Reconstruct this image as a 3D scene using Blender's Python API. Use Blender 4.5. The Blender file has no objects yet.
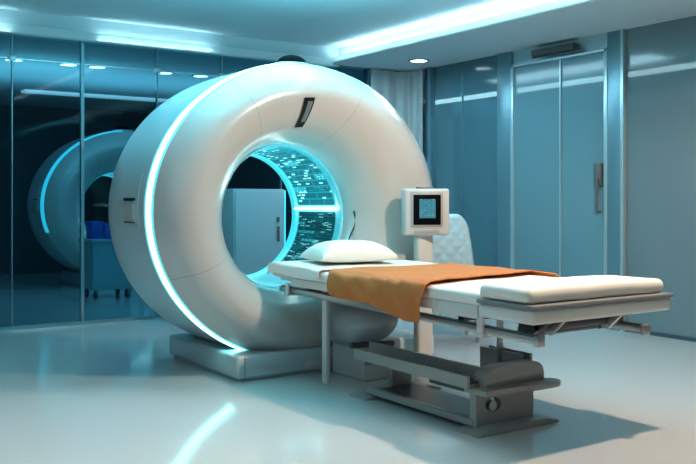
import bpy, bmesh, math, random
from math import sin, cos, pi, radians as R
from mathutils import Vector, Matrix, noise
random.seed(7)
S = bpy.context.scene
COL = S.collection

# ------------------------------------------------------------------ materials
def mat(name, base, rough=0.5, metal=0.0, coat=0.0, emit=None, estr=0.0, spec=0.5, bump=None, var=None):
    m = bpy.data.materials.new(name); m.use_nodes = True
    nt = m.node_tree; b = nt.nodes['Principled BSDF']
    b.inputs['Base Color'].default_value = (*base, 1)
    b.inputs['Roughness'].default_value = rough
    b.inputs['Metallic'].default_value = metal
    b.inputs['Coat Weight'].default_value = coat
    b.inputs['Coat Roughness'].default_value = 0.08
    b.inputs['Specular IOR Level'].default_value = spec
    if emit:
        b.inputs['Emission Color'].default_value = (*emit, 1)
        b.inputs['Emission Strength'].default_value = estr
    if bump or var:
        tc = nt.nodes.new('ShaderNodeTexCoord')
        n = nt.nodes.new('ShaderNodeTexNoise')
        n.inputs['Scale'].default_value = (bump or var)[0]; n.inputs['Detail'].default_value = 5
        nt.links.new(tc.outputs['Object'], n.inputs['Vector'])
        if bump:
            bp = nt.nodes.new('ShaderNodeBump'); bp.inputs['Strength'].default_value = bump[1]
            bp.inputs['Distance'].default_value = bump[2] if len(bump) > 2 else 0.01
            nt.links.new(n.outputs['Fac'], bp.inputs['Height']); nt.links.new(bp.outputs['Normal'], b.inputs['Normal'])
        if var:
            n2 = nt.nodes.new('ShaderNodeTexNoise'); n2.inputs['Scale'].default_value = var[0]; n2.inputs['Detail'].default_value = 4
            nt.links.new(tc.outputs['Object'], n2.inputs['Vector'])
            mx = nt.nodes.new('ShaderNodeMix'); mx.data_type = 'RGBA'
            mx.inputs[6].default_value = (*base, 1); mx.inputs[7].default_value = (*[c * var[1] for c in base], 1)
            nt.links.new(n2.outputs['Fac'], mx.inputs[0]); nt.links.new(mx.outputs[2], b.inputs['Base Color'])
    return m

def glass_mat(name, tint, ior=1.45, gl=(1, 1, 1), rough=0.02):
    m = bpy.data.materials.new(name); m.use_nodes = True; nt = m.node_tree
    for n in list(nt.nodes): nt.nodes.remove(n)
    o = nt.nodes.new('ShaderNodeOutputMaterial'); mx = nt.nodes.new('ShaderNodeMixShader')
    t = nt.nodes.new('ShaderNodeBsdfTransparent'); t.inputs[0].default_value = (*tint, 1)
    g = nt.nodes.new('ShaderNodeBsdfGlossy'); g.inputs['Color'].default_value = (*gl, 1); g.inputs['Roughness'].default_value = rough
    f = nt.nodes.new('ShaderNodeFresnel'); f.inputs[0].default_value = ior
    nt.links.new(f.outputs[0], mx.inputs[0]); nt.links.new(t.outputs[0], mx.inputs[1])
    nt.links.new(g.outputs[0], mx.inputs[2]); nt.links.new(mx.outputs[0], o.inputs[0])
    return m

def circuit_mat(name, sx, sy, sparse, glow, text=False):
    """backlit display: cyan traces and blocks on dark teal, laid out in the panel's own UV"""
    m = bpy.data.materials.new(name); m.use_nodes = True; nt = m.node_tree; N = nt.nodes; L = nt.links
    b = N['Principled BSDF']; b.inputs['Roughness'].default_value = 0.2
    b.inputs['Base Color'].default_value = (0.01, 0.05, 0.06, 1)
    uv = N.new('ShaderNodeUVMap')
    def brick(sc, w, h, mort, off=0.5):
        mp = N.new('ShaderNodeMapping'); mp.inputs['Scale'].default_value = (sx * sc, sy * sc, 1)
        L.new(uv.outputs[0], mp.inputs[0])
        k = N.new('ShaderNodeTexBrick'); k.offset = off
        k.inputs['Color1'].default_value = (0, 0, 0, 1); k.inputs['Color2'].default_value = (1, 1, 1, 1)
        k.inputs['Mortar'].default_value = (0, 0, 0, 1); k.inputs['Scale'].default_value = 1
        k.inputs['Mortar Size'].default_value = mort; k.inputs['Brick Width'].default_value = w
        k.inputs['Row Height'].default_value = h; k.inputs['Mortar Smooth'].default_value = 0
        L.new(mp.outputs[0], k.inputs['Vector']); return k
    def gt(sock, v):
        x = N.new('ShaderNodeMath'); x.operation = 'GREATER_THAN'; x.inputs[1].default_value = v
        L.new(sock, x.inputs[0]); return x.outputs[0]
    def op(kind, a, c):
        x = N.new('ShaderNodeMath'); x.operation = kind
        for i, s in enumerate((a, c)):
            if isinstance(s, (int, float)): x.inputs[i].default_value = s
            else: L.new(s, x.inputs[i])
        return x.outputs[0]
    k1 = brick(1, 1.3, 0.33, 0.03, 0.37); k2 = brick(2.3, 0.9, 0.35, 0.09, 0.61)
    k3 = brick(5.0, 0.7, 0.6, 0.16, 0.3)
    blocks = gt(k1.outputs['Color'], 0.80)
    small = gt(k2.outputs['Color'], sparse)
    tiny = op('MULTIPLY', gt(k3.outputs['Color'], 0.55), gt(k1.outputs['Color'], 0.35))
    lines = k1.outputs['Fac']
    val = op('ADD', op('ADD', op('MULTIPLY', blocks, 0.35), op('MULTIPLY', small, 0.8)), op('ADD', op('MULTIPLY', tiny, 0.4), op('MULTIPLY', lines, 0.10 if text else 0.25)))
    cr = N.new('ShaderNodeValToRGB'); e = cr.color_ramp.elements
    e[0].position = 0; e[0].color = (0.002, 0.035, 0.05, 1) if text else (0.004, 0.10, 0.13, 1)
    e[1].position = 1.2 if False else 1.0; e[1].color = (0.35, 1.0, 1.0, 1)
    x = cr.color_ramp.elements.new(0.42); x.color = (0.01, 0.34, 0.42, 1)
    L.new(val, cr.inputs[0]); L.new(cr.outputs[0], b.inputs['Emission Color'])
    b.inputs['Emission Strength'].default_value = glow
    return m

M = {}
M['shell'] = mat('white_lacquer', (0.50, 0.485, 0.465), 0.22, coat=0.5)
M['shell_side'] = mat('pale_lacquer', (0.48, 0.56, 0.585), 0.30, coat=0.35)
M['groove'] = mat('groove', (0.25, 0.26, 0.27), 0.5)
M['cyan'] = mat('cyan_light', (0.5, 0.9, 0.9), 0.3, emit=(0.30, 0.97, 1.0), estr=6.0)
M['cyan_edge'] = mat('cyan_diffuser', (0.2, 0.7, 0.75), 0.2, emit=(0.05, 0.78, 0.92), estr=0.7)
M['cyan_halo'] = mat('cyan_halo_glow', (0.3, 0.8, 0.85), 0.3, emit=(0.10, 0.80, 0.90), estr=0.75)  # soft glow beside the light ring, put into an emissive colour
M['cyan_soft'] = mat('cyan_liner', (0.25, 0.62, 0.68), 0.22, coat=0.5, emit=(0.03, 0.62, 0.78), estr=0.40)  # slight emission added so liner and rim give the bore its cyan glow
M['line'] = mat('white_light_line', (0.8, 1, 1), 0.3, emit=(0.75, 1.0, 1.0), estr=4.0)
M['circ'] = circuit_mat('circuit_display', 3.2, 3.0, 0.80, 1.8)
M['text'] = circuit_mat('readout_display', 2.6, 4.5, 0.86, 0.9, True)
M['black'] = mat('black_plastic', (0.012, 0.013, 0.015), 0.3, coat=0.3)
M['matt'] = mat('matt_black', (0.004, 0.004, 0.005), 0.8, spec=0.02)
M['dgrey'] = mat('dark_grey_plastic', (0.10, 0.105, 0.11), 0.4)
M['mgrey'] = mat('grey_plastic', (0.32, 0.33, 0.34), 0.4)
M['lip'] = mat('grey_rubber_edge', (0.20, 0.205, 0.21), 0.45)
M['steel'] = mat('brushed_steel', (0.42, 0.42, 0.41), 0.33, metal=0.85)
M['pedmetal'] = mat('painted_grey_metal', (0.36, 0.34, 0.32), 0.36, metal=0.2, coat=0.2)
M['dsteel'] = mat('dark_steel', (0.09, 0.10, 0.11), 0.32, metal=0.6)
M['frame'] = mat('cream_painted_metal', (0.62, 0.60, 0.57), 0.35, coat=0.3)
M['linen'] = mat('white_linen', (0.78, 0.73, 0.67), 0.85, bump=(240, 0.25, 0.002))
M['pillow'] = mat('pillow_linen', (0.84, 0.80, 0.75), 0.85, bump=(200, 0.25, 0.002))
M['orange'] = mat('orange_cloth', (0.62, 0.165, 0.028), 0.8, bump=(300, 0.35, 0.002), var=(5, 0.82))
M['floor'] = mat('polished_resin', (0.60, 0.585, 0.575), 0.13, coat=0.35, var=(0.8, 0.94))
M['ceil'] = mat('ceiling_paint', (0.52, 0.68, 0.73), 0.8)
M['soffit'] = mat('soffit_paint', (0.56, 0.65, 0.69), 0.7)
def sheer(name, base, rough, amount, tint, **k):
    """coloured glass that lets part of what lies behind show through"""
    m = mat(name, base, rough, **k); nt = m.node_tree
    out = [n for n in nt.nodes if n.type == 'OUTPUT_MATERIAL'][0]; p = nt.nodes['Principled BSDF']
    t = nt.nodes.new('ShaderNodeBsdfTransparent'); t.inputs[0].default_value = (*tint, 1)
    mx = nt.nodes.new('ShaderNodeMixShader'); mx.inputs[0].default_value = amount
    nt.links.new(p.outputs[0], mx.inputs[1]); nt.links.new(t.outputs[0], mx.inputs[2]); nt.links.new(mx.outputs[0], out.inputs[0])
    return m
M['panel'] = sheer('teal_glass', (0.10, 0.22, 0.27), 0.13, 0.35, (0.75, 0.92, 0.96), coat=0.5)
M['panel2'] = sheer('grey_teal_glass', (0.19, 0.26, 0.29), 0.16, 0.25, (0.8, 0.9, 0.92), coat=0.45)
M['doorp'] = sheer('frosted_teal_glass', (0.17, 0.31, 0.36), 0.17, 0.28, (0.75, 0.93, 0.97), coat=0.4)
M['alu'] = mat('teal_anodised_aluminium', (0.15, 0.29, 0.345), 0.35, metal=0.5)
M['alu_lt'] = mat('pale_aluminium', (0.42, 0.56, 0.60), 0.3, metal=0.5)
M['glass'] = glass_mat('tinted_glass', (0.55, 0.80, 0.87), 1.2)
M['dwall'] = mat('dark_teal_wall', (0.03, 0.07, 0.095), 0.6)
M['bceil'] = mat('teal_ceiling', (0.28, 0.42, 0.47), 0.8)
M['lamp'] = mat('lamp_white', (1, 1, 1), 0.4, emit=(0.92, 0.98, 1.0), estr=9.0)
M['lampd'] = mat('lamp_cool', (1, 1, 1), 0.4, emit=(0.75, 0.95, 1.0), estr=5.0)
M['bar'] = mat('lamp_dim', (0.8, 0.9, 1), 0.4, emit=(0.6, 0.9, 1.0), estr=0.5)
M['cove'] = mat('cove_led', (1, 1, 1), 0.4, emit=(0.80, 0.97, 1.0), estr=18)
M['lin'] = mat('linear_lamp', (1, 1, 1), 0.4, emit=(0.95, 0.98, 1.0), estr=5)
M['lin2'] = mat('panel_band_glow', (1, 1, 1), 0.4, emit=(0.8, 0.97, 1.0), estr=6)
def frost_mat():
    m = bpy.data.materials.new('frosted_acrylic'); m.use_nodes = True; nt = m.node_tree
    out = [n for n in nt.nodes if n.type == 'OUTPUT_MATERIAL'][0]; p = nt.nodes['Principled BSDF']
    p.inputs['Base Color'].default_value = (0.75, 0.85, 0.88, 1); p.inputs['Roughness'].default_value = 0.5
    t = nt.nodes.new('ShaderNodeBsdfTranslucent'); t.inputs[0].default_value = (0.85, 0.97, 1, 1)
    mx = nt.nodes.new('ShaderNodeMixShader'); mx.inputs[0].default_value = 0.35
    nt.links.new(p.outputs[0], mx.inputs[1]); nt.links.new(t.outputs[0], mx.inputs[2]); nt.links.new(mx.outputs[0], out.inputs[0])
    return m
M['frost'] = frost_mat()
M['monitor'] = mat('grey_white_plastic', (0.50, 0.50, 0.485), 0.4)
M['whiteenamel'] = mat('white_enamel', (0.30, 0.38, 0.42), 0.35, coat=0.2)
M['quilt'] = mat('pale_quilted_vinyl', (0.40, 0.49, 0.53), 0.6)
M['curtain'] = mat('pale_curtain', (0.72, 0.80, 0.82), 0.85)
M['bluebox'] = mat('blue_card', (0.02, 0.07, 0.45), 0.5)
M['scr'] = mat('screen_blue', (0.02, 0.1, 0.14), 0.3, emit=(0.05, 0.35, 0.5), estr=0.35)
M['scrt'] = mat('screen_text', (0.03, 0.09, 0.10), 0.3, emit=(0.30, 0.75, 0.85), estr=0.35)

# ------------------------------------------------------------------ builders
def link(name, bm, mats, parent=None, smooth=True, angle=38):
    bmesh.ops.recalc_face_normals(bm, faces=bm.faces)
    if parent is not None:
        off = Vector(parent['_o']) if '_o' in parent else Vector((0, 0, 0))
        bmesh.ops.translate(bm, vec=-off, verts=bm.verts)
    me = bpy.data.meshes.new(name); bm.to_mesh(me); bm.free()
    for m in (mats if isinstance(mats, (list, tuple)) else [mats]): me.materials.append(m)
    o = bpy.data.objects.new(name, me); COL.objects.link(o)
    if smooth:
        for p in me.polygons: p.use_smooth = True
        try: me.set_sharp_from_angle(angle=R(angle))
        except Exception: pass
    if parent is not None:
        o.parent = parent; o['_o'] = tuple(parent['_o']) if '_o' in parent else (0, 0, 0)
    return o

def thing(name, label, cat, loc, group=None):
    o = bpy.data.objects.new(name, None); COL.objects.link(o); o.location = loc; o['_o'] = tuple(loc)
    o.empty_display_size = 0.1
    o['label'] = label; o['category'] = cat
    if group: o['group'] = group
    return o
def tag(o, label, cat, group=None):
    o['label'] = label; o['category'] = cat
    if group: o['group'] = group
    return o
def struct(o):
    o['kind'] = 'structure'; return o

def box(bm, x0, x1, y0, y1, z0, z1, bev=0.0, seg=2, mi=0):
    r = bmesh.ops.create_cube(bm, size=1.0); v = r['verts']
    bmesh.ops.scale(bm, vec=(x1 - x0, y1 - y0, z1 - z0), verts=v)
    bmesh.ops.translate(bm, vec=((x0 + x1) / 2, (y0 + y1) / 2, (z0 + z1) / 2), verts=v)
    fs = list({f for w in v for f in w.link_faces})
    for f in fs: f.material_index = mi
    if bev > 0:
        es = list({e for w in v for e in w.link_edges})
        bmesh.ops.bevel(bm, geom=es, offset=bev, segments=seg, affect='EDGES', profile=0.5)
    return bm
def B(*a, **k):
    return box(bmesh.new(), *a, **k)

def tube(bm, p0, p1, r, seg=14, r2=None):
    p0 = Vector(p0); p1 = Vector(p1); d = p1 - p0
    q = d.to_track_quat('Z', 'Y').to_matrix().to_4x4()
    bmesh.ops.create_cone(bm, cap_ends=True, segments=seg, radius1=r, radius2=r if r2 is None else r2, depth=d.length,
                          matrix=Matrix.Translation((p0 + p1) / 2) @ q)
    return bm

def prism(bm, pts, axis, a0, a1, bev=0.0):
    """extrude a 2-D outline: axis 'y' -> pts are (x,z); axis 'x' -> pts are (y,z); axis 'z' -> (x,y)"""
    def P(p, a):
        return {'y': (p[0], a, p[1]), 'x': (a, p[0], p[1]), 'z': (p[0], p[1], a)}[axis]
    v0 = [bm.verts.new(P(p, a0)) for p in pts]; v1 = [bm.verts.new(P(p, a1)) for p in pts]
    n = len(pts); f0 = bm.faces.new(v0); f1 = bm.faces.new(v1[::-1])
    for i in range(n): bm.faces.new((v0[i], v1[i], v1[(i + 1) % n], v0[(i + 1) % n]))
    if bev > 0:
        es = list(f0.edges) + list(f1.edges)
        bmesh.ops.bevel(bm, geom=es, offset=bev, segments=2, affect='EDGES', profile=0.5)
    return bm

def rounded_box(x0, x1, y0, y1, z0, z1, r, step=0.035, warp=None):
    """subdivided box whose corners are rounded; warp(Vector)->Vector shapes it"""
    bm = bmesh.new(); bmesh.ops.create_cube(bm, size=1.0)
    dims = (x1 - x0, y1 - y0, z1 - z0)
    for ax in range(3):
        n = max(4, int(dims[ax] / step))
        for i in range(1, n):
            c = -0.5 + i / n
            no = [0, 0, 0]; no[ax] = 1; co = [0, 0, 0]; co[ax] = c
            bmesh.ops.bisect_plane(bm, geom=bm.verts[:] + bm.edges[:] + bm.faces[:], plane_co=co, plane_no=no)
    lo = Vector((x0, y0, z0)); hi = Vector((x1, y1, z1))
    for v in bm.verts:
        p = Vector([lo[i] + (v.co[i] + 0.5) * dims[i] for i in range(3)])
        rr = min(r, min(dims) / 2 - 1e-4)
        c = Vector([min(max(p[i], lo[i] + rr), hi[i] - rr) for i in range(3)])
        d = p - c
        if d.length > 1e-6:
            m = max(abs(q) for q in d)
            d = d.normalized() * (m if m < rr else rr)
        p = c + d
        v.co = warp(p) if warp else p
    return bm

# ================================================================== the setting
RW = 6.0       # right wall
GW = 7.68      # glazed wall
HS = 2.53      # soffit underside
HC = 2.70      # raised ceiling
struct(link('floor', B(-4, 10, -4, 13.6, -0.08, 0), M['floor'], smooth=False))
struct(link('ceiling', B(-4, 5.06, -4, GW, HC, HC + 0.1), M['ceil'], smooth=False))
struct(link('trim_1', B(5.04, RW, -4, GW, HS, HC + 0.1), M['soffit'], smooth=False))           # dropped soffit along the right wall
struct(link('trim_2', B(-4, 5.04, GW - 0.04, GW + 0.10, 2.505, HC + 0.1), M['ceil'], smooth=False))  # header over the glazed wall
struct(link('wall_right', B(RW + 0.02, RW + 0.2, GW + 0.1, 13.6, 0, HC + 0.1), M['dwall'], smooth=False))
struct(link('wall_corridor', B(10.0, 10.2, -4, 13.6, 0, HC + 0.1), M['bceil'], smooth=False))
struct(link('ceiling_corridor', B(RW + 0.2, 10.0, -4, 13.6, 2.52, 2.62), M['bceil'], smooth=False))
# room beyond the glass
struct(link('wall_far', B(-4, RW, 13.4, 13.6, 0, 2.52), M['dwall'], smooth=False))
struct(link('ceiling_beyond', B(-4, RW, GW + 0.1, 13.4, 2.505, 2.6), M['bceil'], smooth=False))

# glazed wall: panes between slim posts
xs = [-3.5, -2.75, -2.05, -1.35, -0.65, 0.5, 1.15, 1.75, 2.345, 3.04, 3.70, 4.36, 5.03, 5.45]
for i in range(len(xs) - 1):
    struct(link('window_%d' % (i + 1), B(xs[i] + 0.006, xs[i + 1] - 0.006, GW + 0.004, GW + 0.016, 0.03, 2.505), M['glass'], smooth=False))
tn = 3
for i, x in enumerate(xs):
    w = 0.028 if abs(x - 2.345) < 0.01 else 0.009
    struct(link('trim_%d' % tn, B(x - w / 2, x + w / 2, GW - 0.012, GW + 0.03, 0, 2.505), M['alu'], smooth=False)); tn += 1
struct(link('trim_%d' % tn, B(-4, 5.5, GW - 0.015, GW + 0.035, 0, 0.03), M['alu'], smooth=False)); tn += 1      # floor track
struct(link('trim_%d' % tn, B(-4, 5.5, GW - 0.004, GW + 0.002, 2.296, 2.304), M['alu_lt'], smooth=False)); tn += 1  # transom line
for i, x in enumerate((1.75, 3.04, 3.70)):   # patch fittings at the transom
    tag(link('patch_fitting', B(x - 0.03, x + 0.03, GW - 0.022, GW - 0.004, 2.275, 2.325, bev=0.004), M['alu_lt']),
        ['small metal patch fitting on the glass, far left above the second scanner',
         'small metal patch fitting on the glass, left of the scanner at transom height',
         'small metal patch fitting on the glass, just beside the top of the scanner'][i], 'glass fitting', 'glass wall fittings')
struct(link('wall_left', B(5.45, RW, GW, GW + 0.1, 0, HS), M['panel'], smooth=False))

# right wall, near to far
X = RW
struct(link('wall_panel', B(X, X + 0.02, -4, 4.72, 0.0, HS), M['panel2'], smooth=False))
def post(y0, y1, m, dx=0.03, z1=HS):
    global tn
    struct(link('trim_%d' % tn, B(X - dx, X + 0.02, y0, y1, 0, z1, bev=0.003), M[m])); tn += 1
post(4.722, 4.755, 'alu_lt', 0.045)
post(4.757, 4.90, 'alu', 0.03)
d = struct(link('door_1', B(X - 0.012, X + 0.02, 4.93, 6.02, 0.01, 2.375), M['doorp'], smooth=False))
d['_o'] = (0, 0, 0)
link('door_frame', box(box(box(box(bmesh.new(), X - 0.035, X + 0.02, 4.90, 4.935, 0, 2.40, bev=.003), X - 0.035, X + 0.02, 6.015, 6.05, 0, 2.40, bev=.003),
     X - 0.035, X + 0.02, 4.90, 6.05, 2.372, 2.40, bev=.003), X - 0.026, X, 5.425, 5.44, 0.01, 2.375), M['alu_lt'], d)
hb = bmesh.new(); box(hb, X - 0.05, X - 0.01, 4.955, 5.03, 1.22, 1.42, bev=.008)
tube(hb, (X - 0.065, 4.985, 0.98), (X - 0.065, 4.985, 1.28), 0.016); tube(hb, (X - 0.065, 4.985, 1.0), (X - 0.01, 4.985, 1.0), 0.011)
tube(hb, (X - 0.065, 4.985, 1.26), (X - 0.01, 4.985, 1.26), 0.011)
link('door_handle', hb, M['dgrey'], d)
struct(link('wall_header', B(X, X + 0.02, 4.90, 6.05, 2.40, HS), M['alu_lt'], smooth=False))
cl = thing('door_closer', 'dark slim door operator box on the header above the door', 'door closer', (X - 0.05, 5.4, 2.44))
link('housing', B(X - 0.10, X, 5.22, 5.72, 2.43, 2.485, bev=.008), M['dgrey'], cl)
link('track_arm', B(X - 0.09, X - 0.07, 5.15, 5.72, 2.41, 2.425, bev=.003), M['black'], cl)
post(6.05, 6.24, 'alu', 0.03)
struct(link('window_20', B(X, X + 0.02, 6.24, 7.24, 0.0, HS), M['panel'], smooth=False))
post(6.78, 6.785, 'alu', 0.006, 2.4)
post(7.24, 7.29, 'alu', 0.05)
post(7.292, 7.36, 'dwall', 0.03)
struct(link('baseboard_right', B(X - 0.012, X, -4, 4.72, 0, 0.03), M['dwall'], smooth=False))

# curtain hung in the corner
bm = bmesh.new(); rows = []
path = [(5.42 + 0.05 * i, 7.60) for i in range(8)]
path += [(5.80 + 0.12 * sin(a), 7.48 + 0.12 * cos(a)) for a in [i * pi / 2 / 6 for i in range(1, 7)]]
path += [(5.92, 7.48 - 0.03 * i) for i in range(1, 6)]
fine = []
for i in range(len(path) - 1):
    for k in range(6):
        t = k / 6; fine.append(((path[i][0] * (1 - t) + path[i + 1][0] * t), (path[i][1] * (1 - t) + path[i + 1][1] * t)))
for j in range(16):
    z = 0.03 + (HS - 0.05) * j / 15; row = []
    for i, (x, y) in enumerate(fine):
        a = 0.022 * sin(i * 0.27 + 0.4 * sin(z * 1.5)) * (0.7 + 0.3 * (1 - z / HS))
        row.append(bm.verts.new((x - a, y - a, z)))
    rows.append(row)
for j in range(15):
    for i in range(len(fine) - 1): bm.faces.new((rows[j][i], rows[j][i + 1], rows[j + 1][i + 1], rows[j + 1][i]))
bmesh.ops.solidify(bm, geom=bm.faces[:], thickness=0.004)
tag(link('curtain', bm, M['curtain']), 'pale grey-blue curtain hanging in the corner behind the scanner', 'curtain')

# ------------------------------------------------------------------ lights of the room
def downlight(x, y, z, r, label, group, m='lamp'):
    t = thing('downlight', label, 'ceiling light', (x, y, z), group)
    bm = bmesh.new(); n = 28
    a = [[], [], [], []]
    for i in range(n):
        c, s = cos(2 * pi * i / n), sin(2 * pi * i / n)
        for k, (rr, zz) in enumerate(((r * 1.22, 0), (r * 1.2, -0.012), (r, -0.012), (r, 0.0))):
            a[k].append(bm.verts.new((x + rr * c, y + rr * s, z + zz)))
    for k in range(3):
        for i in range(n): bm.faces.new((a[k][i], a[k][(i + 1) % n], a[k + 1][(i + 1) % n], a[k + 1][i]))
    link('trim_ring', bm, M['alu'], t)
    bm = bmesh.new(); bmesh.ops.create_cone(bm, cap_ends=True, segments=28, radius1=r * 0.98, radius2=r * 0.98, depth=0.006, matrix=Matrix.Translation((x, y, z - 0.006)))
    link('diffuser', bm, M[m], t)
    return t
downlight(5.56, 7.0 - 0.05, HS, 0.085, 'round white recessed downlight in the soffit by the right wall', None)
for x, lab in ((2.08, 'recessed downlight beyond the glass, leftmost of the row of five'),
               (2.62, 'recessed downlight beyond the glass, second from left, left of the thick post'),
               (2.92, 'recessed downlight beyond the glass, right next to the thick post, middle of the row'),
               (3.67, 'recessed downlight beyond the glass, fourth from left in the row'),
               (4.10, 'recessed downlight beyond the glass, rightmost of the row, nearest the scanner')):
    downlight(x, 9.05, 2.505, 0.085, lab, 'downlights beyond the glass', 'lampd')
tag(link('linear_light', B(2.75, 5.0, 11.4, 11.6, 2.475, 2.505, bev=.006), M['bar']), 'dim linear ceiling light in the room beyond the glass', 'ceiling light')
struct(link('trim_60', B(4.94, 5.04, -4, GW - 0.04, HS, HS + 0.012), M['soffit'], smooth=False))     # ledge that carries the cove strip
struct(link('trim_61', B(-4, 4.94, GW - 0.085, GW - 0.04, 2.497, 2.507), M['ceil'], smooth=False))
struct(link('trim_62', B(4.940, 4.946, -4, GW - 0.09, HS + 0.012, HS + 0.066), M['frost'], smooth=False))   # frosted lips in front of the strips
struct(link('trim_63', B(-4, 4.94, GW - 0.085, GW - 0.080, 2.507, 2.575), M['frost'], smooth=False))
tag(link('cove_light', B(4.985, 5.010, -3.8, GW - 0.12, HS + 0.012, HS + 0.034, bev=.004), M['cove']), 'long white cove light along the edge of the right soffit', 'light strip', 'cove lights')
tag(link('cove_light', B(2.46, 3.56, GW - 0.066, GW - 0.050, 2.507, 2.522, bev=.003), M['cove']), 'short white cove light above the glass wall, left of the scanner', 'light strip', 'cove lights')
tag(link('cove_light', B(0.2, 1.72, GW - 0.066, GW - 0.050, 2.507, 2.522, bev=.003), M['cove']), 'cove light above the glass wall at the far left edge', 'light strip', 'cove lights')
tag(link('linear_light', B(3.25, 3.33, 1.2, 4.9, HC - 0.03, HC, bev=.006), M['lin']), 'long linear ceiling light overhead, running towards the scanner', 'ceiling light')
tag(link('linear_light', B(7.96, 8.04, 4.3, 9.8, 2.47, 2.52, bev=.006), M['lin2']), 'added linear lamp behind the right glass panels and door, standing in for their reflected band', 'ceiling light')  # lamp added behind the panels to give their reflected light band
# lamps: the key follows the cast shadows, the rest are added washes and fills
def light(kind, name, loc, energy, color, **k):
    d = bpy.data.lights.new(name, kind); d.energy = energy; d.color = color
    rot = k.pop('rot', None)
    for a, v in k.items(): setattr(d, a, v)
    o = bpy.data.objects.new(name, d); COL.objects.link(o); o.location = loc
    if rot: o.rotation_euler = [R(q) for q in rot]
    return o
light('SPOT', 'key_lamp', (3.6, 2.35, 2.62), 285, (1.0, 0.77, 0.58), spot_size=R(165), spot_blend=0.3, shadow_soft_size=0.05)
light('AREA', 'ceiling_wash', (2.7, 4.9, 2.40), 135, (0.22, 0.85, 1.0), shape='RECTANGLE', size=1.6, size_y=1.0, rot=(180, 0, 0))
light('AREA', 'room_fill', (-0.6, 3.2, 2.0), 12, (0.45, 0.82, 1.0), shape='RECTANGLE', size=1.6, size_y=2.6, rot=(0, -65, 0))
light('AREA', 'wall_wash', (5.0, 6.2, 2.45), 38, (0.50, 0.84, 1.0), shape='RECTANGLE', size=0.4, size_y=2.2)
light('AREA', 'beyond_fill', (3.2, 9.6, 2.45), 14, (0.22, 0.75, 1.0), shape='RECTANGLE', size=3.5, size_y=1.2)
light('AREA', 'beyond_wash', (3.0, 9.9, 1.9), 34, (0.45, 0.84, 1.0), shape='RECTANGLE', size=3.5, size_y=1.5, rot=(180, 0, 0))
light('SPOT', 'floor_pool_fill', (0.1, 2.9, 2.66), 190, (1.0, 0.80, 0.64), spot_size=R(91), spot_blend=0.14, shadow_soft_size=0.05)  # unseen spot added to warm and brighten the floor at left
light('SPOT', 'bore_fill', (2.86, 5.10, 1.12), 5.5, (0.15, 0.85, 1.0), shadow_soft_size=0.03, spot_size=R(170), spot_blend=0.2, rot=(-90, 0, 0))  # unseen spot added for the cyan glow on the funnel
w = bpy.data.worlds.new('World'); S.world = w; w.use_nodes = True
bg = w.node_tree.nodes['Background']; bg.inputs[0].default_value = (0.42, 0.70, 0.82, 1); bg.inputs[1].default_value = 0.17

# ================================================================== MRI scanner
OC = (2.96, 1.03, 1.085, 0.97)      # outer centre x, z and radii
BC = (2.87, 0.99, 0.475, 0.475)     # bore
def ring_at(w, y, th):
    cx = BC[0] + (OC[0] - BC[0]) * max(0, min(1, w)); cz = BC[1] + (OC[1] - BC[1]) * max(0, min(1, w))
    rx = BC[2] + (OC[2] - BC[2]) * w; rz = BC[3] + (OC[3] - BC[3]) * w
    return Vector((cx + rx * cos(th), y, cz + rz * sin(th)))
def smooth_profile(pts, n=6):
    out = []
    for i in range(len(pts) - 1):
        p0 = pts[max(0, i - 1)]; p1 = pts[i]; p2 = pts[i + 1]; p3 = pts[min(len(pts) - 1, i + 2)]
        for k in range(n):
            t = k / n
            out.append(tuple(0.5 * ((2 * p1[j]) + (-p0[j] + p2[j]) * t + (2 * p0[j] - 5 * p1[j] + 4 * p2[j] - p3[j]) * t * t + (-p0[j] + 3 * p1[j] - 3 * p2[j] + p3[j]) * t ** 3) for j in (0, 1)))
    out.append(pts[-1]); return out
FACE = smooth_profile([(0.962, 4.845), (0.86, 4.765), (0.74, 4.70), (0.60, 4.672), (0.46, 4.684), (0.32, 4.726), (0.20, 4.785), (0.10, 4.865), (0.03, 4.95), (0.0, 5.03)])
def loft(prof, angs, closed=True, seam=None):
    bm = bmesh.new(); rings = [[bm.verts.new(ring_at(w_, y_, a)) for a in angs] for (w_, y_) in prof]
    n = len(angs)
    for k in range(len(prof) - 1):
        for i in range(n if closed else n - 1):
            f = bm.faces.new((rings[k][i], rings[k][(i + 1) % n], rings[k + 1][(i + 1) % n], rings[k + 1][i]))
            if seam and i in seam: f.material_index = 1
    return bm
SEAMS = [122, 68, 205, 335, 272]
angs = [R(a) for a in range(0, 360, 3)]
for s in SEAMS:
    angs = [a for a in angs if abs(a - R(s)) > R(0.9)] + [R(s - 0.13), R(s + 0.13)]
angs.sort()
seam_i = {i for i, a in enumerate(angs) if any(abs(a - R(s - 0.13)) < 1e-6 for s in SEAMS)}
A = [R(a) for a in range(0, 360, 3)]

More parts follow.
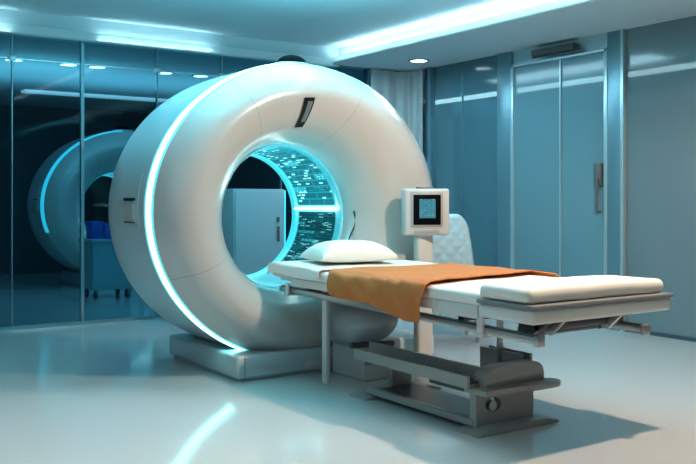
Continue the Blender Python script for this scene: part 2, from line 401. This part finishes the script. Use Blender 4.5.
scan = thing('mri_scanner', 'large white ring-shaped scanner with glowing cyan edge, standing behind the patient table', 'scanner', (2.96, 5.2, 0))
link('front_cover', loft(FACE, angs, seam=seam_i), [M['shell'], M['groove']], scan, angle=60)
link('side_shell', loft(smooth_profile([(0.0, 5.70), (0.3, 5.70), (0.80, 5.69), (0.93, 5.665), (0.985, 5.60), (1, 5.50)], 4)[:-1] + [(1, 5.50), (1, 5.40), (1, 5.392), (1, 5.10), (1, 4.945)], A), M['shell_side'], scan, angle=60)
RP = [(1.0, 4.945), (1.001, 4.916), (0.996, 4.894), (0.986, 4.875), (0.978, 4.862), (0.962, 4.845)]
arc = [R(94 + 171 * i / 72) for i in range(73)]; rest = [R(265 + 189 * i / 72) for i in range(73)]
lr = link('light_ring', loft(RP[1:5], arc, closed=False), M['cyan'], scan, angle=60)
link('halo_strip', loft(RP[0:2], arc, closed=False), M['cyan_halo'], lr, angle=60)  # glowing strips along both ring edges imitate its halo
link('halo_strip', loft(RP[4:6], arc, closed=False), M['cyan_halo'], lr, angle=60)
link('edge_trim', loft(RP, rest, closed=False), M['shell'], scan, angle=60)
link('bore_liner', loft([(0.0, 5.03), (-0.012, 5.10), (-0.03, 5.35), (-0.045, 5.58), (-0.045, 5.66), (0.0, 5.70)], A), M['cyan_soft'], scan, angle=60)
link('bore_light_ring', loft([(-0.044, 5.585), (-0.075, 5.59), (-0.075, 5.645), (-0.044, 5.655)], A), M['cyan_edge'], scan)
def panel_uv(a0, a1, y0, y1, off, na=30, ny=14):
    bm = bmesh.new(); uvl = bm.loops.layers.uv.new('UVMap'); g = []
    for j in range(na + 1):
        a = R(a0 + (a1 - a0) * j / na)
        g.append([bm.verts.new(ring_at(off - 0.034 * k / ny, y0 + (y1 - y0) * k / ny, a)) for k in range(ny + 1)])
    for j in range(na):
        for k in range(ny):
            f = bm.faces.new((g[j][k], g[j][k + 1], g[j + 1][k + 1], g[j + 1][k]))
            for l, (jj, kk) in zip(f.loops, ((j, k), (j, k + 1), (j + 1, k + 1), (j + 1, k))):
                l[uvl].uv = (kk / ny, jj / na * 1.8)
    return bm
link('display_panel', panel_uv(9, 108, 5.10, 5.56, -0.022), M['circ'], scan)['label'] = 'curved cyan circuit display lining the upper bore'
link('display_panel', panel_uv(-62, 3, 5.10, 5.56, -0.022), M['text'], scan)['label'] = 'curved dark readout display lining the lower bore'
bm = bmesh.new(); p = ring_at(-0.05, 5.05, R(6)); box(bm, p.x - 0.03, p.x + 0.02, 5.06, 5.58, p.z - 0.008, p.z + 0.008, bev=.003)
link('light_bar', bm, M['line'], scan)
cbm = bmesh.new(); cps = [ring_at(0.035 + 0.02 * sin(i * 0.5), 4.925, R(4 - i * 2.6)) for i in range(13)]
for i in range(12): tube(cbm, cps[i], cps[i + 1], 0.005, 8)
link('cable', cbm, M['black'], scan)
link('bore_rim', loft([(0.004, 5.02), (-0.018, 5.03), (-0.02, 5.075), (-0.008, 5.085)], A), M['cyan_soft'], scan)
# patch on the face: (angle, profile w) -> raised slab
def face_point(th, w, lift):
    for k in range(len(FACE) - 1):
        if FACE[k + 1][0] <= w <= FACE[k][0]:
            t = (FACE[k][0] - w) / max(1e-6, FACE[k][0] - FACE[k + 1][0]); y = FACE[k][1] + t * (FACE[k + 1][1] - FACE[k][1])
            return ring_at(w, y, th) + Vector((0, -lift, 0))
    return ring_at(w, FACE[-1][1], th)
def face_slab(a0, a1, w0, w1, lift, skew=0.0, n=10):
    bm = bmesh.new(); g = []
    for i in range(n + 1):
        w_ = w0 + (w1 - w0) * i / n
        g.append([bm.verts.new(face_point(R(a0 + (a1 - a0) * j / 4 + skew * i / n), w_, lift)) for j in range(5)])
    for i in range(n):
        for j in range(4): bm.faces.new((g[i][j], g[i][j + 1], g[i + 1][j + 1], g[i + 1][j]))
    bmesh.ops.solidify(bm, geom=bm.faces[:], thickness=0.02)
    return bm
ind = link('indicator_window', face_slab(91.4, 97.2, 0.19, 0.53, 0.008), M['black'], scan)
link('indicator_glass', face_slab(92.3, 95.0, 0.25, 0.485, 0.012), M['whiteenamel'], ind)
# camera dome on top
bm = bmesh.new(); bmesh.ops.create_uvsphere(bm, u_segments=24, v_segments=12, radius=1.0)
for v in bm.verts: v.co = Vector((2.95 + v.co.x * 0.105, 5.05 + v.co.y * 0.09, 2.014 + max(v.co.z, -0.2) * 0.06))
link('camera_dome', bm, M['matt'], scan)
link('dome_collar', prism(bmesh.new(), [(2.95 + 0.13 * cos(a), 5.05 + 0.11 * sin(a)) for a in [i * pi / 14 for i in range(28)]], 'z', 1.955, 2.014, 0.006), M['shell_side'], scan)
# side control module on the left wall
def side_slab(z0, z1, y0, y1, out):
    bm = bmesh.new(); n = 12; v = []
    for i in range(n + 1):
        z = z0 + (z1 - z0) * i / n; q = (z - OC[1]) / OC[3]; x = OC[0] - OC[2] * math.sqrt(1 - q * q)
        v.append([bm.verts.new(p) for p in ((x - out, y0, z), (x - out, y1, z), (x + 0.02, y1, z), (x + 0.02, y0, z))])
    for i in range(n):
        for k in range(4): bm.faces.new((v[i][k], v[i][(k + 1) % 4], v[i + 1][(k + 1) % 4], v[i + 1][k]))
    bm.faces.new(v[0]); bm.faces.new(v[n][::-1]); return bm
cp = link('control_panel', side_slab(0.94, 1.26, 5.04, 5.32, 0.006), M['shell_side'], scan)
link('keypad', side_slab(0.97, 1.075, 5.10, 5.25, 0.016), M['shell'], cp)
link('slot', side_slab(1.095, 1.112, 5.08, 5.27, 0.014), M['black'], cp)
link('keypad_edge', side_slab(0.958, 0.968, 5.09, 5.26, 0.014), M['dgrey'], cp)
# plinth
pl = bmesh.new(); box(pl, 2.36, 3.90, 4.69, 5.75, 0.018, 0.160, bev=0.022, seg=3); box(pl, 2.39, 3.87, 4.72, 5.72, 0.0, 0.02)
link('plinth', pl, M['shell_side'], scan)
pp = link('access_panel', B(2.84, 3.20, 4.682, 4.692, 0.03, 0.085, bev=.003), M['shell'], scan)
link('front_panel', B(2.41, 2.416, 4.687, 4.692, 0.03, 0.15), M['groove'], scan)

def children(o): return [c for c in bpy.data.objects if c.parent == o]
def copy_tree(o, parent=None):
    c = o.copy(); COL.objects.link(c); c.parent = parent
    for ch in children(o): copy_tree(ch, c)
    return c
M['cyan_dim'] = mat('cyan_light_dimmed', (0.1, 0.5, 0.6), 0.3, emit=(0.04, 0.66, 0.85), estr=1.1)
s2 = copy_tree(scan); s2.location = Vector(scan.location) + Vector((0.95, 6.0, 0))
s2['label'] = 'second ring-shaped scanner in the dark room beyond the glass wall at left'

for c in children(s2):          # the second scanner's ring is dimmed and lit only along its upper left
    if c.name.startswith('light_ring'):
        for q in children(c): bpy.data.objects.remove(q)
        scan['_o'] = (2.96, 5.2, 0)
        lo = link('light_ring', loft(RP, [R(94 + 106 * i / 48) for i in range(49)], closed=False), M['cyan_dim'], scan, angle=60); lo.parent = s2
        lo['label'] = 'dim cyan light along the upper left edge'
        link('edge_trim', loft(RP, [R(200 + 66 * i / 24) for i in range(25)], closed=False), M['shell'], scan, angle=60).parent = s2
        bpy.data.objects.remove(c)
        break

# ================================================================== patient table
bed = thing('patient_table', 'long cream padded patient table on grey metal pedestal in front of the scanner', 'patient table', (3.1, 3.6, 0))
XN, XF = 2.67, 3.56
def taper(p):
    p = p.copy()
    if p.y > 4.42:
        t = min(1, (p.y - 4.42) / 0.35); t = t * t * (3 - 2 * t)
        k = (p.x - XN) / (XF - XN); p.x = XN + (p.x - XN) * (1 - 0.36 * t)
    return p
def mattress_warp(p):
    q = taper(p)
    n = noise.noise(Vector((q.x * 5, q.y * 4, q.z * 4))) * 0.006 + noise.noise(Vector((q.x * 17, q.y * 13, q.z * 9))) * 0.0022
    q.z += n * (1 if p.z > 0.65 else 0.3) + (0.014 * max(0, min(1, (q.y - 4.2) / 0.5)) if p.z > 0.65 else 0); q.x += n * 0.5 * (-1 if p.x < 3.1 else 1)
    return q
link('mattress', rounded_box(XN, XF, 2.84, 4.83, 0.618, 0.684, 0.024, 0.03, mattress_warp), M['linen'], bed, angle=80)
def cushion_warp(p):
    n = noise.noise(Vector((p.x * 6, p.y * 6, p.z * 5))) * 0.005 + noise.noise(Vector((p.x * 21, p.y * 16, 3))) * 0.0018
    q = p.copy(); q.z += n + (0.008 * (1 - ((p.x - 3.115) / 0.46) ** 2) if p.z > 0.69 else 0); return q
link('foot_cushion', rounded_box(2.655, 3.575, 2.585, 2.90, 0.657, 0.724, 0.03, 0.022, cushion_warp), M['linen'], bed, angle=80)
tr = bmesh.new(); box(tr, 2.655, 3.585, 2.56, 2.90, 0.575, 0.640, bev=0.018, seg=3)
link('foot_tray', tr, M['frame'], bed)
link('tray_lip', B(2.650, 3.592, 2.553, 2.905, 0.638, 0.658, bev=0.006), M['lip'], bed)
fr = bmesh.new(); box(fr, 2.70, 3.53, 2.9, 4.45, 0.582, 0.622, bev=.006); box(fr, 2.74, 3.18, 4.40, 4.84, 0.590, 0.622, bev=.006)
link('frame', fr, M['frame'], bed)
sp = bmesh.new(); box(sp, 2.672, 2.70, 2.92, 3.22, 0.562, 0.624, bev=.005); box(sp, 2.668, 2.705, 3.205, 3.235, 0.556, 0.630, bev=.004)
link('side_panel', sp, M['frame'], bed)
link('side_panel', B(2.676, 2.70, 3.24, 4.60, 0.574, 0.622, bev=.005), M['frame'], bed)
def slope(bm):
    for v in bm.verts: v.co.z += (v.co.y - 2.58) * 0.018
    return bm
for k, (x, y0) in enumerate(((2.70, 2.585), (3.36, 2.555))):
    rb = bmesh.new(); box(rb, x, x + 0.035, y0, 4.78, 0.487, 0.518, bev=.004)
    box(rb, x - 0.006, x + 0.041, y0 - 0.012, y0 + 0.012, 0.480, 0.526, bev=.003)
    rail = link('side_rail', slope(rb), M['steel'], bed)
    link('rail_insert', slope(B(x + 0.004, x + 0.031, y0 + 0.02, 4.76, 0.516, 0.526)), M['dsteel'], rail)
for y in (2.92, 4.66):
    cb = bmesh.new(); z = (y - 2.58) * 0.018
    box(cb, 2.686, 2.70, y - 0.02, y + 0.02, 0.478 + z, 0.586, bev=.003); box(cb, 2.680, 2.742, y - 0.024, y + 0.024, 0.472 + z, 0.490 + z, bev=.003)
    link('clamp', cb, M['frame'], bed)
    link('clamp', B(3.395, 3.41, y - 0.02, y + 0.02, 0.478 + z, 0.586, bev=.003), M['frame'], bed)
# tilting mechanism below the foot end
mb = bmesh.new()
box(mb, 2.80, 3.36, 2.66, 2.70, 0.525, 0.565, bev=.006)
for x in (2.80, 3.28):
    prism(mb, [(2.60, 0.575), (2.78, 0.575), (2.80, 0.50), (2.74, 0.49)], 'x', x, x + 0.03)
tube(mb, (2.74, 2.75, 0.505), (3.36, 2.75, 0.505), 0.014)
link('tilt_mechanism', mb, M['dsteel'], bed)
for x in (2.86, 3.24):
    link('tilt_bracket', prism(bmesh.new(), [(2.58, 0.578), (2.62, 0.578), (2.70, 0.51), (2.66, 0.505)], 'x', x, x + 0.022), M['steel'], bed)
# cross beams and lift post
for y in (3.10, 3.95, 4.50):
    link('cross_beam', B(2.735, 3.36, y - 0.02, y + 0.02, 0.530, 0.584), M['dsteel'], bed)
pb = bmesh.new(); tube(pb, (3.16, 3.28, 0.19), (3.16, 3.28, 0.585), 0.017); tube(pb, (3.16, 3.28, 0.19), (3.16, 3.28, 0.34), 0.026)
link('lift_post', pb, M['steel'], bed)
# pedestal
base = link('pedestal', B(2.80, 3.20, 3.08, 3.42, 0.175, 0.205, bev=.004), M['dsteel'], bed)
def channel(x0, x1, z0, z1, za, y0, y1):
    bm = bmesh.new(); t = 0.016
    prism(bm, [(x0, z1), (x0, z0), (x1, z0), (x1, za), (x1 - t, za), (x1 - t, z0 + t), (x0 + t, z0 + t), (x0 + t, z1)], 'y', y0, y1)
    return bm
lbm = link('long_beam', channel(2.765, 2.885, 0.205, 0.262, 0.292, 3.09, 4.04), M['pedmetal'], base)
link('beam_lining', B(2.782, 2.868, 3.10, 4.03, 0.222, 0.232), M['dsteel'], lbm)
link('short_beam', channel(3.15, 3.23, 0.205, 0.325, 0.325, 3.12, 3.42), M['pedmetal'], base)
lb = bmesh.new(); box(lb, 2.785, 2.82, 3.08, 3.96, 0.026, 0.060, bev=.004)
link('lower_bar', lb, M['pedmetal'], base)
link('lower_shelf', B(2.82, 3.12, 3.10, 3.94, 0.030, 0.042), M['dsteel'], base)
def yoke(y0, y1, name='end_plate'):
    # web with round opening
    bm = bmesh.new(); cx, cz, r = 2.90, 0.122, 0.034; n = 20
    outer = []
    x0, x1, z0, z1 = 2.79, 3.17, 0.02, 0.18
    for i in range(n):
        a = 2 * pi * i / n; dx, dz = cos(a), sin(a)
        t = min((x1 - cx) / dx if dx > 1e-6 else 1e9, (x0 - cx) / dx if dx < -1e-6 else 1e9, (z1 - cz) / dz if dz > 1e-6 else 1e9, (z0 - cz) / dz if dz < -1e-6 else 1e9)
        outer.append((cx + dx * t, cz + dz * t))
    inner = [(cx + 1.5 * r * cos(2 * pi * i / n), cz + r * sin(2 * pi * i / n)) for i in range(n)]
    for corner in ((x0, z0), (x1, z0), (x0, z1), (x1, z1)):
        k = min(range(n), key=lambda i: (outer[i][0] - corner[0]) ** 2 + (outer[i][1] - corner[1]) ** 2); outer[k] = corner
    V = {}
    for nm, pts in (('o', outer), ('i', inner)):
        for y in (y0, y1): V[nm, y] = [bm.verts.new((p[0], y, p[1])) for p in pts]
    for i in range(n):
        j = (i + 1) % n
        bm.faces.new((V['o', y0][i], V['o', y0][j], V['i', y0][j], V['i', y0][i])); bm.faces.new((V['o', y1][i], V['i', y1][i], V['i', y1][j], V['o', y1][j]))
        bm.faces.new((V['i', y0][i], V['i', y0][j], V['i', y1][j], V['i', y1][i])); bm.faces.new((V['o', y0][i], V['o', y1][i], V['o', y1][j], V['o', y0][j]))
    return link(name, bm, M['pedmetal'], base, angle=30)
yoke(3.055, 3.10)
link('back_post', B(2.96, 3.10, 3.94, 3.99, 0.02, 0.20, bev=.004), M['pedmetal'], base)
link('back_bracket', B(2.78, 3.10, 3.95, 3.98, 0.178, 0.207, bev=.003), M['pedmetal'], base)
def rounded_shoulder(x0, x1, z0, z1, r, y0, y1):
    pts = [(x0, z0), (x1, z0)]
    pts += [(x1 - r + r * cos(a), z1 - r + r * sin(a)) for a in [i * pi / 2 / 8 for i in range(9)]]
    pts += [(x0 + 2 * r - 2 * r * sin(a), z1 - r * 0.9 + r * 0.9 * cos(a) ) for a in [i * pi / 2 / 8 for i in range(9)]]
    return prism(bmesh.new(), pts, 'y', y0, y1, 0.004)
link('shoulder_block', rounded_shoulder(2.845, 3.235, 0.205, 0.300, 0.06, 3.045, 3.13), M['pedmetal'], base)
pts = [(2.79, 3.14), (2.79, 2.99), (3.02, 2.99), (3.09, 2.965)] + [(3.245 + 0.055 * cos(a), 3.02 + 0.055 * sin(a)) for a in [-pi / 2 + i * pi / 8 for i in range(9)]] + [(3.17, 3.14)]
link('top_plate', prism(bmesh.new(), pts, 'z', 0.178, 0.207, 0.005), M['pedmetal'], base)
def foot(y):
    return link('foot_plate', prism(bmesh.new(), [(2.735, 0.0), (3.27, 0.0), (3.27, 0.014), (3.19, 0.032), (2.84, 0.032), (2.735, 0.008)], 'y', y - 0.07, y + 0.09, 0.003), M['pedmetal'], base)
foot(3.05); foot(3.95)
tb = bmesh.new(); tube(tb, (2.885, 3.04, 0.120), (2.885, 3.15, 0.120), 0.024)
link('roller', tb, M['steel'], base)
# docking column towards the scanner
dk = bmesh.new(); box(dk, 3.02, 3.30, 4.30, 4.66, 0.0, 0.24, bev=.012); link('docking_column', dk, M['frame'], bed)
link('support_leg', B(2.737, 2.763, 4.285, 4.335, 0.02, 0.575, bev=.004), M['frame'], bed)
bm = bmesh.new(); bmesh.ops.create_uvsphere(bm, u_segments=28, v_segments=14, radius=1)
for v in bm.verts:
    v.co = Vector((2.98 + v.co.x * 0.19, 4.30 + v.co.y * 0.30, 0.36 + v.co.z * 0.14 + 0.05 * v.co.y * -1))
link('lift_fairing', bm, M['mgrey'], bed, angle=80)
tb = bmesh.new(); tube(tb, (2.80, 4.12, 0.265), (3.10, 4.12, 0.25), 0.018)
link('pivot_pin', tb, M['dsteel'], bed)

# sheet over the head end
def sheet():
    bm = bmesh.new(); g = []
    ny, nx = 30, 60
    for j in range(ny + 1):
        y = 4.24 + (4.845 - 4.24) * j / ny; row = []
        for i in range(nx + 1):
            s = i / nx
            L0 = 0.052 + 0.010 * sin(y * 9) + 0.02 * j / ny; wdt = XF - XN
            tot = wdt + 2 * L0; u = s * tot
            zt = 0.692 + 0.014 * max(0, min(1, (y - 4.2) / 0.5))
            if u < L0: x, z, o = XN, zt - (L0 - u), -0.014 - 0.008 * (L0 - u) / L0
            elif u > L0 + wdt: x, z, o = XF, zt - (u - L0 - wdt), 0.014
            else: x, z, o = XN + (u - L0), zt, (-0.014 if u - L0 < 0.5 else 0.014) * (abs((u - L0) / wdt - 0.5) * 2) ** 6
            q = taper(Vector((x, y, z))); q.x += o
            e = min(abs(u - L0), abs(u - L0 - wdt))
            if L0 < u < L0 + wdt and e > 0.02: q.z += 0.004 + 0.004 * noise.noise(Vector((x * 7, y * 8, 1)))
            if j == ny: q.z -= 0.012
            row.append(bm.verts.new(q))
        g.append(row)
    for j in range(ny):
        for i in range(nx): bm.faces.new((g[j][i], g[j][i + 1], g[j + 1][i + 1], g[j + 1][i]))
    bmesh.ops.recalc_face_normals(bm, faces=bm.faces)
    bmesh.ops.solidify(bm, geom=bm.faces[:], thickness=0.004)
    return bm
tag(link('sheet', sheet(), M['linen'], angle=60), 'white sheet folded over the head end of the patient table, under the pillow', 'sheet')

# pillow
bm = bmesh.new(); bmesh.ops.create_grid(bm, x_segments=36, y_segments=28, size=1.0)
top = bm.verts[:]; 
def pil(u, v, sgn):
    e = max(0, (1 - abs(u) ** 3.2)) ** 0.5 * max(0, (1 - abs(v) ** 3.2)) ** 0.5
    pin = 1 - 0.10 * (1 - abs(v) ** 2) * abs(u) ** 3 * 0 
    x = u * (0.265 - 0.018 * (1 - v * v) * abs(u)); y = v * (0.185 - 0.014 * (1 - u * u) * abs(v))
    n = noise.noise(Vector((u * 2.2, v * 2.2, sgn))) * 0.010 * e + noise.noise(Vector((u * 6, v * 6, sgn * 3))) * 0.003 * e
    z = (0.108 * e + n) if sgn > 0 else -0.026 * e
    return Vector((x, y, z))
bm.free(); bm = bmesh.new(); g = {}
nu, nv = 36, 28
for sg in (1, -1):
    for i in range(nu + 1):
        for j in range(nv + 1):
            u, v = -1 + 2 * i / nu, -1 + 2 * j / nv
            if sg == -1 and (i in (0, nu) or j in (0, nv)): g[sg, i, j] = g[1, i, j]; continue
            q = pil(u, v, sg); rot = Matrix.Rotation(R(-8), 3, 'Z')
            g[sg, i, j] = bm.verts.new(rot @ q + Vector((3.06, 4.53, 0.739)))
    for i in range(nu):
        for j in range(nv):
            f = (g[sg, i, j], g[sg, i + 1, j], g[sg, i + 1, j + 1], g[sg, i, j + 1])
            bm.faces.new(f if sg > 0 else f[::-1])
tag(link('pillow', bm, M['pillow'], angle=120), 'soft white pillow lying on the head end of the patient table', 'pillow')

# blanket
def blanket():
    bm = bmesh.new(); g = []; nl, nw = 56, 70
    for j in range(nl + 1):
        t = j / nl; row = []
        for i in range(nw + 1):
            s = i / nw
            near = 0.195 - 0.075 * t + 0.010 * sin(t * 9); far = 0.07; wdt = XF - XN + 0.03
            tot = near + wdt + far; u = s * tot
            y = 3.25 + 0.86 * t
            r = 0.03
            if u < near:
                h = near - u
                x = XN - 0.016 - 0.012 * math.tanh(h * 20); z = 0.700 - h
                fold = 0.022 * sin(t * 13 + h * 20) * min(1, h / 0.09) + 0.010 * noise.noise(Vector((t * 9, h * 10, 2))) * min(1, h / .05)
                x -= abs(fold) * 0.9 + 0.006; y += 0.03 * h / 0.2 * (1 - t) - 0.02 * t * h / .1
            elif u > near + wdt:
                h = u - near - wdt; x = XF + 0.016; z = 0.700 - h
            else:
                k = (u - near) / wdt; x = XN - 0.016 + (u - near); z = 0.7005
                z += 0.006 * abs(noise.noise(Vector((x * 6, y * 5, 7)))) + 0.007 * max(0, sin(x * 9 + y * 14)) * (0.4 + 0.6 * abs(noise.noise(Vector((x * 3, y * 3, 5)))))
                y += 0.20 * k * (1 - t) ** 2 + 0.02 * sin(k * 5) * (1 - t) + 0.03 * sin(k * 4 + 1) * t
                e = min(u - near, near + wdt - u)
                if e < r: z -= r - math.sqrt(max(0, r * r - (r - e) ** 2)) if e > 0 else r
                z = max(z, 0.6995 if e >= 0.025 else 0.674)
            row.append(bm.verts.new((x, y, z)))
        g.append(row)
    for j in range(nl):
        for i in range(nw): bm.faces.new((g[j][i], g[j][i + 1], g[j + 1][i + 1], g[j + 1][i]))
    bmesh.ops.smooth_vert(bm, verts=bm.verts[:], factor=0.5, use_axis_x=True, use_axis_y=True, use_axis_z=True)
    bmesh.ops.solidify(bm, geom=bm.faces[:], thickness=-0.006)
    return bm
tag(link('blanket', blanket(), M['orange'], angle=80), 'orange blanket draped across the middle of the patient table', 'blanket')

# ================================================================== control monitor on its stand
mx, my, mz = 3.68, 4.53, 1.02
mon = thing('control_monitor', 'boxy cream monitor with black screen beside the scanner', 'monitor', (mx, my, 0))
yaw = Matrix.Rotation(R(-22), 4, 'Z')
def mpart(name, bm, m, parent=mon):
    bmesh.ops.transform(bm, matrix=Matrix.Translation((mx, my, mz)) @ yaw, verts=bm.verts)
    return link(name, bm, m, parent)
mpart('casing', B(-0.155, 0.155, -0.05, 0.05, -0.155, 0.155, bev=.014, seg=3), M['monitor'])
bz = mpart('bezel', B(-0.118, 0.108, -0.058, -0.045, -0.10, 0.135, bev=.006), M['mgrey'])
sc = mpart('screen', B(-0.100, 0.090, -0.062, -0.05, -0.085, 0.115, bev=.003), M['matt'])
mpart('screen_image', B(-0.060, 0.052, -0.0635, -0.06, -0.04, 0.085), M['scr'], sc)
tx = bmesh.new()
for r_ in range(7):
    for c_ in range(4):
        if random.random() < 0.85:
            x = -0.055 + c_ * 0.027; z = 0.078 - r_ * 0.0175; box(tx, x, x + random.choice((0.012, 0.018, 0.022)), -0.0645, -0.063, z, z + random.choice((0.004, 0.008)))
mpart('readout', tx, M['scrt'], sc)
mpart('top_grip', B(-0.06, 0.05, -0.03, 0.03, 0.15, 0.168, bev=.006), M['dgrey'])
mpart('button_strip', B(-0.09, 0.08, -0.056, -0.045, -0.138, -0.118, bev=.003), M['mgrey'])
st = bmesh.new(); box(st, mx - 0.055, mx + 0.075, my + 0.0, my + 0.07, 0.03, 0.90, bev=.02, seg=3)
link('post', st, M['frame'], mon)
link('foot', B(mx - 0.14, mx + 0.14, my - 0.12, my + 0.10, 0.0, 0.035, bev=.01), M['frame'], mon)

# ================================================================== chair with quilted back
chx, chy = 4.50, 5.25
ch = thing('chair', 'pale quilted high-backed chair behind the monitor by the right wall', 'chair', (chx, chy, 0))
def cpart(name, bm, m, ang=38):
    bmesh.ops.transform(bm, matrix=Matrix.Translation((chx, chy, 0)) @ Matrix.Rotation(R(-28), 4, 'Z'), verts=bm.verts)
    return link(name, bm, m, ch, angle=ang)
def back_warp(p):
    q = p.copy(); t = (p.z - 0.42) / 0.565
    wd = 1.0 - 0.22 * max(0, t) ** 1.5
    if t > 0.8: wd *= 1 - 0.25 * ((t - 0.8) / 0.2) ** 2
    q.x *= wd; q.y += 0.10 * t * t
    if p.y < 0.18:
        d1 = abs(sin((q.x + q.z) * 28)); d2 = abs(sin((q.x - q.z) * 28))
        q.y -= 0.014 * (min(d1, d2) ** 0.6)
    return q
cpart('backrest', rounded_box(-0.27, 0.27, 0.17, 0.25, 0.42, 0.985, 0.035, 0.014, back_warp), M['quilt'], 70)
cpart('seat', rounded_box(-0.23, 0.23, -0.24, 0.20, 0.38, 0.47, 0.04, 0.03), M['quilt'], 80)
for sx in (-1, 1):
    for sy in (-1, 1):
        cpart('leg', tube(bmesh.new(), (sx * 0.19, sy * 0.18, 0.0), (sx * 0.17, sy * 0.15, 0.39), 0.014), M['steel'])

# ================================================================== cabinet seen through the bore
cb = thing('cabinet', 'pale blue-white metal cabinet seen through the scanner bore', 'cabinet', (3.72, 7.2, 0))
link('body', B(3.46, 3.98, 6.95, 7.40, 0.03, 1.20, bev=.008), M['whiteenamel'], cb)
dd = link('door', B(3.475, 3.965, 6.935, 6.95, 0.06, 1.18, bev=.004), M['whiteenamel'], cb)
hb = bmesh.new(); box(hb, 3.90, 3.915, 6.915, 6.935, 0.72, 0.86, bev=.004); box(hb, 3.895, 3.92, 6.925, 6.936, 0.90, 0.945, bev=.003)
link('handle', hb, M['dgrey'], dd)
link('edge_light', B(3.981, 3.990, 6.94, 6.955, 0.06, 1.19), M['cyan_edge'], cb)
link('kick_plate', B(3.48, 3.96, 6.97, 7.38, 0.0, 0.03), M['dgrey'], cb)

# ================================================================== cart beyond the glass
ct = thing('cart', 'white cart in front of the second scanner beyond the glass', 'cart', (3.28, 9.7, 0))
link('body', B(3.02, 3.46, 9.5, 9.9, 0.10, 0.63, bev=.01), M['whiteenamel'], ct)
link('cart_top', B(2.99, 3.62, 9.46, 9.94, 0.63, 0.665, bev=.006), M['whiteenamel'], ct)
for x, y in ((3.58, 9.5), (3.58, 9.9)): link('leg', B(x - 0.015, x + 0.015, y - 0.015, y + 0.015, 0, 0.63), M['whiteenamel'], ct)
for x, y in ((3.06, 9.54), (3.42, 9.54), (3.06, 9.86), (3.42, 9.86)):
    link('caster', tube(bmesh.new(), (x - 0.012, y, 0.05), (x + 0.012, y, 0.05), 0.05), M['dgrey'], ct)
for x, w_, h, lab in ((3.02, 0.13, 0.19, 'dark blue box on the white cart, leftmost of three'), (3.17, 0.13, 0.16, 'dark blue box on the white cart, lower middle one of three'), (3.32, 0.14, 0.20, 'dark blue box on the white cart, rightmost of three')):
    t = thing('storage_box', lab, 'box', (x + w_ / 2, 9.65, 0.665), 'blue boxes on the cart')
    link('box_body', B(x, x + w_, 9.55, 9.75, 0.665, 0.665 + h, bev=.004), M['bluebox'], t)
    link('lid', B(x - 0.004, x + w_ + 0.004, 9.546, 9.754, 0.665 + h * 0.8, 0.67 + h, bev=.003), M['bluebox'], t)

# ================================================================== camera
cam = bpy.data.cameras.new('Camera'); co = bpy.data.objects.new('Camera', cam); COL.objects.link(co)
co.location = (0, 0, 1.1); co.rotation_euler = (R(90), 0, R(-34))
cam.sensor_width = 36; cam.lens = 868 / 696 * 36; cam.shift_y = -(232 - 200) / 696.0
cam.clip_start = 0.05
S.camera = co
for o in list(bpy.data.objects):
    if '_o' in o: del o['_o']
S.view_settings.view_transform = 'Standard'; S.view_settings.look = 'None'
S.view_settings.gamma = 1; S.view_settings.use_curve_mapping = False
S.view_settings.exposure = -0.08
